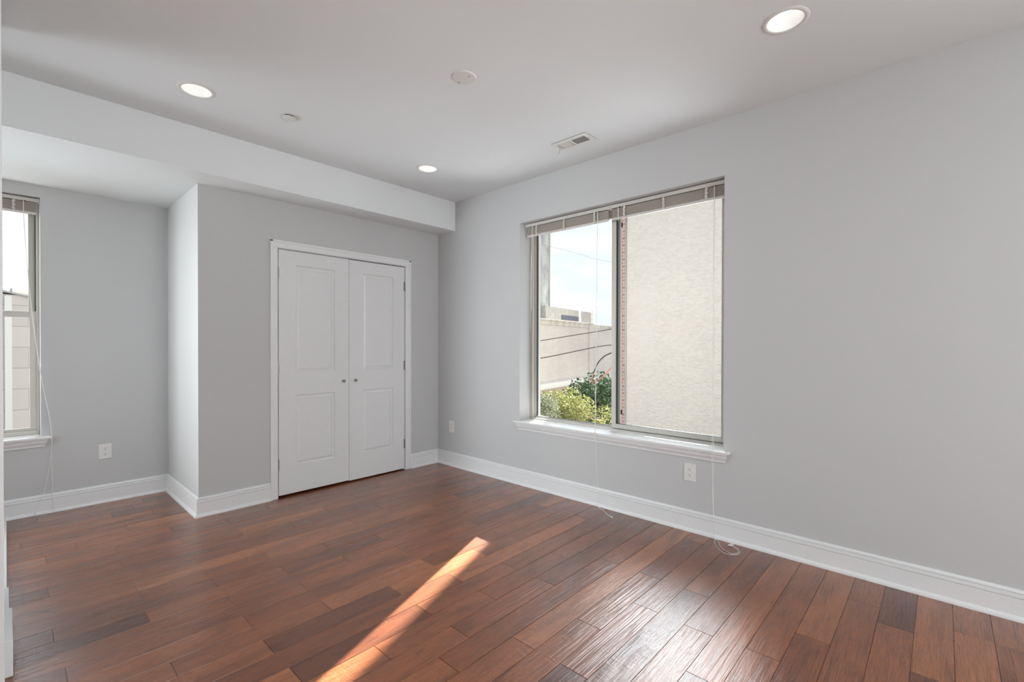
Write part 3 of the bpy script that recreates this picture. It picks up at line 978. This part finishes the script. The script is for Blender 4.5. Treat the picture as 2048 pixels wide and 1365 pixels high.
# ================================================================== CEILING FITTINGS
def downlight(label, x, y):
    R = empty('recessed_light', (x, y, H))
    tag(R, label, 'recessed light', 'round recessed lights in the ceiling')
    fl = new_obj('trim_ring', lathe_bm([(.0735, .0), (.0745, -.0035), (.079, -.0052), (.088, -.0042), (.0945, -.0015), (.096, 0), (.110, .0005)], 56), M['white_metal'], R, True)
    bf = new_obj('baffle', lathe_bm([(.0735, .0), (.071, .010), (.066, .030), (.058, .050), (.0495, .064)], 56), M['baffle'], R, True)
    ln = new_obj('lens', lathe_bm([(.0495, .064), (.03, .0635), (.0001, .063)], 56), M['lens'], R, True)
    return R
names = ['recessed light nearest the camera, at the upper right of the ceiling', 'recessed light over the alcove side, leftmost on the ceiling',
         'recessed light near the back corner above the closet doors', 'recessed light behind the camera on the left', 'recessed light at the rear right', 'recessed light at the rear left']
for nm, (x, y) in zip(names, LIGHTS): downlight('white round ' + nm, x, y)

# blank cover plate with two screws
R = empty('ceiling_cover_plate', (1.7155, 1.946, H))
tag(R, 'white round blank cover plate with two screws, on the ceiling left of the air vent', 'cover plate')
new_obj('disc', lathe_bm([(.0001, -.0055), (.060, -.0055), (.0655, -.0045), (.0675, -.002), (.0675, 0)], 56), M['plate'], R, True)
for dx, dy in ((.0095, .052), (.0055, -.034)):
    new_obj('screw', lathe_bm([(.0001, -.0075), (.0035, -.0072), (.0048, -.0058), (.0048, -.005)], 14, (dx, dy, 0)), M['nickel'], R, True)
# concealed sprinkler cover
R = empty('sprinkler_cover', (1.247, 3.113, H))
tag(R, 'small white round fire sprinkler cover disc hanging just under the ceiling', 'sprinkler')
new_obj('cover_disc', lathe_bm([(.0001, -.0125), (.040, -.0125), (.0425, -.0118), (.0425, -.0100), (.0001, -.0098)], 44), M['plate'], R, True)
new_obj('gap_shade_cup', lathe_bm([(.031, 0), (.031, -.0098), (.0001, -.0096)], 32), M['black'], R)  # black cup paints the shadow gap between disc and ceiling

# air vent register
R = empty('air_vent', (2.7955, 1.978, H))
tag(R, 'white rectangular two-way air vent register in the ceiling above the window', 'air vent')
bm = bmesh.new()
cx, cy = 2.7955, 1.978
hx, hy, ix, iy = .0755, .150, .041, .116
zf = -.0065
O4 = [(-hx, -hy), (hx, -hy), (hx, hy), (-hx, hy)]
prof = [(.003, -.003), (0, -.003), (.0, -.0045), (.004, zf), (hx - ix - .003, zf - .001), (hx - ix, zf + .002)]
prev = None
for ins, z in prof:
    ring = [bm.verts.new((math.copysign(hx - ins, a), math.copysign(hy - ins * (hy - iy) / (hx - ix), b), z)) for a, b in O4]
    if prev:
        for q in range(4): bm.faces.new((prev[q], prev[(q + 1) % 4], ring[(q + 1) % 4], ring[q]))
    prev = ring
box(bm, (-ix, -.004, -.0085), (ix, .004, -.002))
new_obj('frame', bm, M['white_metal'], R)
new_obj('gasket_or_gap_shade', boxes([((-hx + .002, -hy + .002, -.003), (-ix, hy - .002, 0)), ((ix, -hy + .002, -.003), (hx - .002, hy - .002, 0)), ((-ix, -hy + .002, -.003), (ix, -iy, 0)), ((-ix, iy, -.003), (ix, hy - .002, 0))]), M['black'], R)  # black riser painting the shadow gap between vent frame and ceiling
for s, ang in ((-1, -42), (1, 42)):
    bm = bmesh.new()
    n = 13
    for k in range(n):
        yy = s * (.010 + (iy - .014) * (k + .5) / n)
        m4 = Matrix.Translation((0, yy, .0010)) @ Matrix.Rotation(math.radians(ang), 4, 'X')
        v = [m4 @ Vector(p) for p in ((-ix, -.0005, -.0068), (ix, -.0005, -.0068), (ix, -.0005, .0068), (-ix, -.0005, .0068), (-ix, .0005, -.0068), (ix, .0005, -.0068), (ix, .0005, .0068), (-ix, .0005, .0068))]
        vv = [bm.verts.new(p) for p in v]
        for q in ((0, 1, 2, 3), (7, 6, 5, 4), (0, 4, 5, 1), (1, 5, 6, 2), (2, 6, 7, 3), (3, 7, 4, 0)): bm.faces.new([vv[i] for i in q])
    new_obj('louvers', bm, M['white_metal'], R)
bm = bmesh.new()
for k in range(4):
    xx = -ix + (k + 1) * 2 * ix / 5
    box(bm, (xx - .0008, -iy, .012), (xx + .0008, iy, .022))
new_obj('damper', bm, M['white_metal'], R)
bm = boxes([((-ix - .004, -iy - .003, .03), (ix + .004, iy + .003, .12))])
new_obj('duct', bm, M['black'], R)
bm = tube_bm([(-.030, .1215, -.0078), (.034, .1215, -.0078)], .0010, 6)
tube_bm(smooth_path([(.002, .1215, -.008), (.006, .128, -.022), (.010, .130, -.034), (.001, .136, -.050)]), .0011, 6, bm)
new_obj('damper_lever', bm, M['slot'], R)
new_obj('screw', lathe_bm([(.0001, -.010), (.003, -.0098), (.004, -.0075)], 12, (.0, -.133, 0)), M['nickel'], R, True)

# ================================================================== OUTSIDE
o = new_obj('ground', boxes([((-60, -60, -3.8), (90, 90, -3.6))]), M['asphalt'])
tag(o, kind='structure')
# our own building around and above the room
o = new_obj('wall_facade', boxes([((XL - .2, -3.2, -3.6), (WX1, 5.25, -.16)), ((XL - .2, -3.2, 3.12), (WX1, 5.25, 6.2))]), M['facade'])
tag(o, kind='structure')

# neighbour: stucco gable with red brick edge
R = empty('stucco_building', (8.2, 4.545, -3.6))
tag(R, 'tall cream stucco building wall filling the right half of the wide window', 'building')
inv = Matrix.Translation(R.location).inverted()
bm = boxes([((8.2, -9, -3.6), (8.6, .0, 5.4)), ((8.2, 0, -3.6), (8.6, 4.545, 1.6565)), ((8.2, 0, 1.660), (8.6, 4.545, 5.4)), ((8.204, 0, 1.60), (8.6, 4.54, 1.70)), ((8.6, -9, -3.6), (26, 4.0, 5.2))])
o = new_obj('stucco_wall', bm, M['stucco'], R); o.matrix_parent_inverse = inv
o = new_obj('corner_bead', boxes([((8.19, 4.535, -3.6), (8.215, 4.572, 5.4))], .003), noisy(mat('grey_render', (.52, .51, .48), .9), 9, .2), R); o.matrix_parent_inverse = inv
o = new_obj('brick_edge', boxes([((8.235, 4.572, -3.6), (8.7, 4.665, 5.4))]), M['red_brick'], R); o.matrix_parent_inverse = inv

# cream warehouse (far, left half of the window)
A = Vector((26.35, 17.16, 0))
D = Vector((.98, .19, 0)).normalized()
Nn = Vector((-.19, .98, 0)).normalized()
ang = math.atan2(D.y, D.x)
def frame_at(name, p, rot):
    o = empty(name, p)
    o.rotation_euler = (0, 0, rot)
    return o
R = frame_at('warehouse', A, ang)
tag(R, 'long low cream painted brick warehouse seen through the left half of the wide window', 'building')
new_obj('brick_wall', boxes([((-14, 0, -3.6), (-.55, .5, 2.35)), ((-.55, -.12, -3.6), (0, .5, 2.62)), ((0, .35, -3.6), (12, 5, 2.40))]), M['cream_brick'], R)
new_obj('parapet', boxes([((-14, -.05, 2.35), (-.55, .5, 2.60)), ((-14, -.10, 2.58), (-.55, .5, 2.66)), ((-.6, -.16, 2.60), (.03, .5, 2.68)), ((0, .30, 2.40), (12, .9, 2.66))], .01),
        noisy(mat('stained_parapet', (.55, .52, .475), .9), 2.2, .25, vec=(1, 1, .4), detail=6), R)
new_obj('roof_flashing', boxes([((-14, -.55, -1.12), (-.1, .0, -.80))], .08), M['white_paint'], R)
new_obj('lower_wall', boxes([((-14, -.40, -3.6), (-.2, -.02, -1.10))]), noisy(mat('tan_brick', (.50, .43, .33), .9), 3, .15), R)
new_obj('roof', boxes([((-14, .5, 1.9), (0, 5, 2.1))]), M['asphalt'], R)

R = frame_at('rooftop_shed', A + Nn * 6 + D * 10.5, ang)
tag(R, 'low grey weathered rooftop structure standing behind the warehouse parapet', 'building')
new_obj('wall', boxes([((-5.6, 0, -3.6), (4.4, 2.4, 4.45))]), M['rust_metal'], R)
new_obj('post', boxes([((1.1, -.08, 2.0), (1.45, .1, 4.5))]), M['white_paint'], R)
new_obj('post', boxes([((4.15, -.08, 2.0), (4.5, .1, 4.62))]), noisy(mat('pale_block_post', (.62, .58, .52), .9), 5, .2), R)
new_obj('opening', boxes([((-2.6, -.05, 3.45), (1.0, .05, 3.85))]), mat('dark_opening', (.09, .10, .13), .8), R)

R = frame_at('concrete_tower', A + Nn * 9 + D * 11.8, ang)
tag(R, 'tall grey patched concrete tower behind the warehouse, at the left edge of the wide window', 'building')
new_obj('tower_wall', boxes([((-8, 0, -3.6), (0, 8, 18))]), M['concrete'], R)
new_obj('downpipe', tube_bm([(-.35, -.12, 2), (-.35, -.12, 17.5)], .12, 10), M['white_paint'], R)

# building behind the alcove window
R = empty('block_building', (0, 13, -3.6))
tag(R, 'pale block building with a sloped coping seen through the alcove window', 'building')
inv = Matrix.Translation(R.location).inverted()
def bp_(name, bm, m):
    o = new_obj(name, bm, m, R); o.matrix_parent_inverse = inv
bp_('block_wall', boxes([((-9, 13, -3.6), (7, 13.4, 2.20)), ((.092, 13.45, 2.1), (7, 14.4, 2.395))]), M['pale_block'])
bp_('pilaster', boxes([((-.012, 12.93, -3.6), (.083, 13.0, 2.17))]), M['white_paint'])
bm = bmesh.new()
for (a, b) in (((-1.2, 2.50), (.45, 2.13)),):
    v = [bm.verts.new(p) for p in ((a[0] if isinstance(a, tuple) else a, 12.96, 2.50), (.45, 12.96, 2.135), (.45, 12.96, 2.165), (-1.2, 12.96, 2.535),
                                   (-1.2, 13.5, 2.50), (.45, 13.5, 2.135), (.45, 13.5, 2.165), (-1.2, 13.5, 2.535))]
    for q in ((0, 1, 2, 3), (7, 6, 5, 4), (0, 4, 5, 1), (1, 5, 6, 2), (2, 6, 7, 3), (3, 7, 4, 0)): bm.faces.new([v[i] for i in q])
bp_('coping', bm, noisy(mat('grey_coping', (.40, .40, .40), .8), 4, .1))
bm = lathe_bm([(.0001, 2.405), (.03, 2.40), (.052, 2.37), (.055, 2.30), (.05, 2.0)], 16, (.115, 13.9, 0))
lathe_bm([(.0001, 2.42), (.04, 2.41), (.062, 2.37), (.065, 2.30), (.06, 2.0)], 16, (-.055, 13.9, 0), bm=bm)
bp_('roof_vent', bm, noisy(mat('grey_vent', (.30, .33, .35), .7), 6, .2))

# ---- trees
def tree(label, ctr, rad, mk, n, leafsize, seed, name='leafy_tree', squash=(1, 1, .8), blobs=9, up=.0):
    rnd = random.Random(seed)
    c = Vector(ctr)
    R = empty(name, (c.x, c.y, -3.6))
    tag(R, label, 'tree', 'trees below the warehouse wall')
    inv = Matrix.Translation(R.location).inverted()
    cs = [(Vector((rnd.uniform(-1, 1) * rad * .75 * squash[0], rnd.uniform(-1, 1) * rad * .75 * squash[1], rnd.uniform(-.8, .8) * rad * squash[2])), rad * rnd.uniform(.30, .55)) for _ in range(blobs)]
    bm = bmesh.new()
    top = c
    tube_bm([(c.x, c.y, -3.6), (c.x + .05, c.y, (c.z - 3.6) / 2), tuple(c)], [.16, .12, .07], 8, bm)
    for q, rr in cs:
        tube_bm([tuple(c - Vector((0, 0, rad * .5))), tuple(c + q * .5), tuple(c + q)], [.06, .035, .015], 6, bm)
    o = new_obj('trunk', bm, M['bark'], R); o.matrix_parent_inverse = inv
    bm = bmesh.new()
    fl = bm.faces.layers.float.new('leaf')
    for i in range(n):
        q, rr = cs[i % len(cs)]
        d = Vector((rnd.gauss(0, 1), rnd.gauss(0, 1), rnd.gauss(0, 1))).normalized()
        p = c + q + d * rr * (rnd.random() ** .35)
        a = Vector((rnd.gauss(0, 1), rnd.gauss(0, 1), rnd.gauss(0, .6))).normalized()
        b = a.cross(Vector((rnd.gauss(0, 1), rnd.gauss(0, 1), rnd.gauss(0, 1) + .8)).normalized()).normalized()
        s = leafsize * rnd.uniform(.6, 1.3)
        vs = [bm.verts.new(p + a * s), bm.verts.new(p + b * s * .42 + a * s * .1), bm.verts.new(p - a * s * .9), bm.verts.new(p - b * s * .42 + a * s * .1)]
        f = bm.faces.new(vs)
        f[fl] = min(1, max(0, .5 + .5 * rnd.gauss(0, .6)))
    me_o = new_obj('foliage', bm, M[mk], R)
    me_o.matrix_parent_inverse = inv
    return R
tree('bright yellow-green tree in front, in the lower left half of the wide window', (10.75, 7.60, -.72), .86, 'leaf_yellow', 6500, .048, 1, squash=(1.25, 1.25, .75), blobs=16)
tree('pale grey-green tree at the lower left corner of the wide window', (8.95, 7.15, -.42), .56, 'leaf_grey', 4200, .036, 2, squash=(.9, .9, 1.0), blobs=10)
tree('dark green tree beside the window mullion, under the coiled cable', (13.9, 8.95, -.95), 1.25, 'leaf_dark', 6500, .075, 3, squash=(.9, .9, .85), blobs=14)
tree('small yellow-green tree at the foot of the meeting stile', (8.75, 5.42, -.62), .32, 'leaf_yellow', 1800, .034, 4, squash=(1, 1, .8), blobs=8)
# thin twig reaching in at the left
rnd = random.Random(11)
R = empty('tree_branch', (9.6, 8.3, .2))
tag(R, 'sparse leafy twig before the warehouse wall, at the left edge of the wide window', 'branch')
inv = Matrix.Translation(R.location).inverted()
bm = bmesh.new()
base = Vector((9.35, 8.45, -.6))
tips = []
for k in range(6):
    e = base + Vector((rnd.uniform(.05, .30), rnd.uniform(-.30, -.02), rnd.uniform(.45, 1.05)))
    tube_bm([base, (base + e) / 2 + Vector((.02, 0, .03)), e], [.006, .004, .002], 5, bm)
    tips.append(e)
o = new_obj('twig', bm, M['bark'], R); o.matrix_parent_inverse = inv
bm = bmesh.new()
fl = bm.faces.layers.float.new('leaf')
for e in tips:
    for k in range(16):
        p = base + (e - base) * rnd.uniform(.45, 1.05) + Vector([rnd.gauss(0, .035) for _ in range(3)])
        a = Vector([rnd.gauss(0, 1) for _ in range(3)]).normalized(); b = a.orthogonal().normalized(); s = .03
        f = bm.faces.new([bm.verts.new(p + a * s), bm.verts.new(p + b * s * .45), bm.verts.new(p - a * s), bm.verts.new(p - b * s * .45)]); f[fl] = rnd.random()
o = new_obj('leaves', bm, M['leaf_grey'], R); o.matrix_parent_inverse = inv

# ---- overhead cables
def cable(label, pts, r, m=None, name='overhead_cable'):
    o = new_obj(name, tube_bm(smooth_path(pts, 5), r, 6), m or M['cable'])
    tag(o, label, 'cable')
    return o
cable('upper black overhead cable crossing in front of the warehouse wall', [(9.3, 10.5, 1.08), (10.76, 8.98, 1.36), (11.54, 8.15, 1.545), (12.31, 7.31, 1.73), (13.4, 6.2, 2.02), (14.9, 4.35, 2.6)], .011)
cable('lower black overhead cable crossing in front of the warehouse wall', [(8.6, 9.8, .60), (9.99, 8.34, .86), (10.98, 7.28, 1.15), (11.38, 6.84, 1.25), (11.6, 6.6, 1.20), (12.3, 5.9, 1.05), (13.6, 4.4, .97)], .012)
cable('thin grey wire high against the sky, beside the concrete tower', [(15.23, 13.03, 5.64), (15.87, 12.33, 5.45), (16.8, 11.33, 5.09), (17.6, 10.46, 4.81), (23.0, 4.4, 3.4)], .008, noisy(mat('grey_wire', (.45, .45, .47), .6), 5, .1))
R = empty('service_cable', (8.45, 4.66, 1.0))
tag(R, 'coiled service cables, black, grey and red, looping beside the mullion of the wide window', 'cable')
inv = Matrix.Translation(R.location).inverted()
for nm, pts, r, m in (('black_cable', [(8.50, 4.665, 1.22), (8.45, 4.80, 1.20), (8.35, 4.96, 1.10), (8.25, 5.06, 1.03), (8.17, 5.15, .91), (8.12, 5.2, .76), (8.10, 5.23, .68)], .012, M['cable']),
                      ('grey_cable', [(8.50, 4.665, 1.19), (8.45, 4.80, 1.17), (8.36, 4.95, 1.07), (8.27, 5.02, .97), (8.215, 5.09, .86), (8.185, 5.13, .74), (8.17, 5.16, .54)], .012, noisy(mat('grey_sheath', (.42, .45, .47), .6), 5, .1)),
                      ('red_cable', [(8.10, 5.23, .69), (8.08, 5.25, .55), (8.09, 5.23, .50), (8.19, 5.13, .57), (8.29, 5.02, .71), (8.35, 4.96, .80), (8.50, 4.665, 1.05)], .011, M['red_cable'])):
    o = new_obj(nm, tube_bm(smooth_path(pts, 5), r, 6), m, R)
    o.matrix_parent_inverse = inv
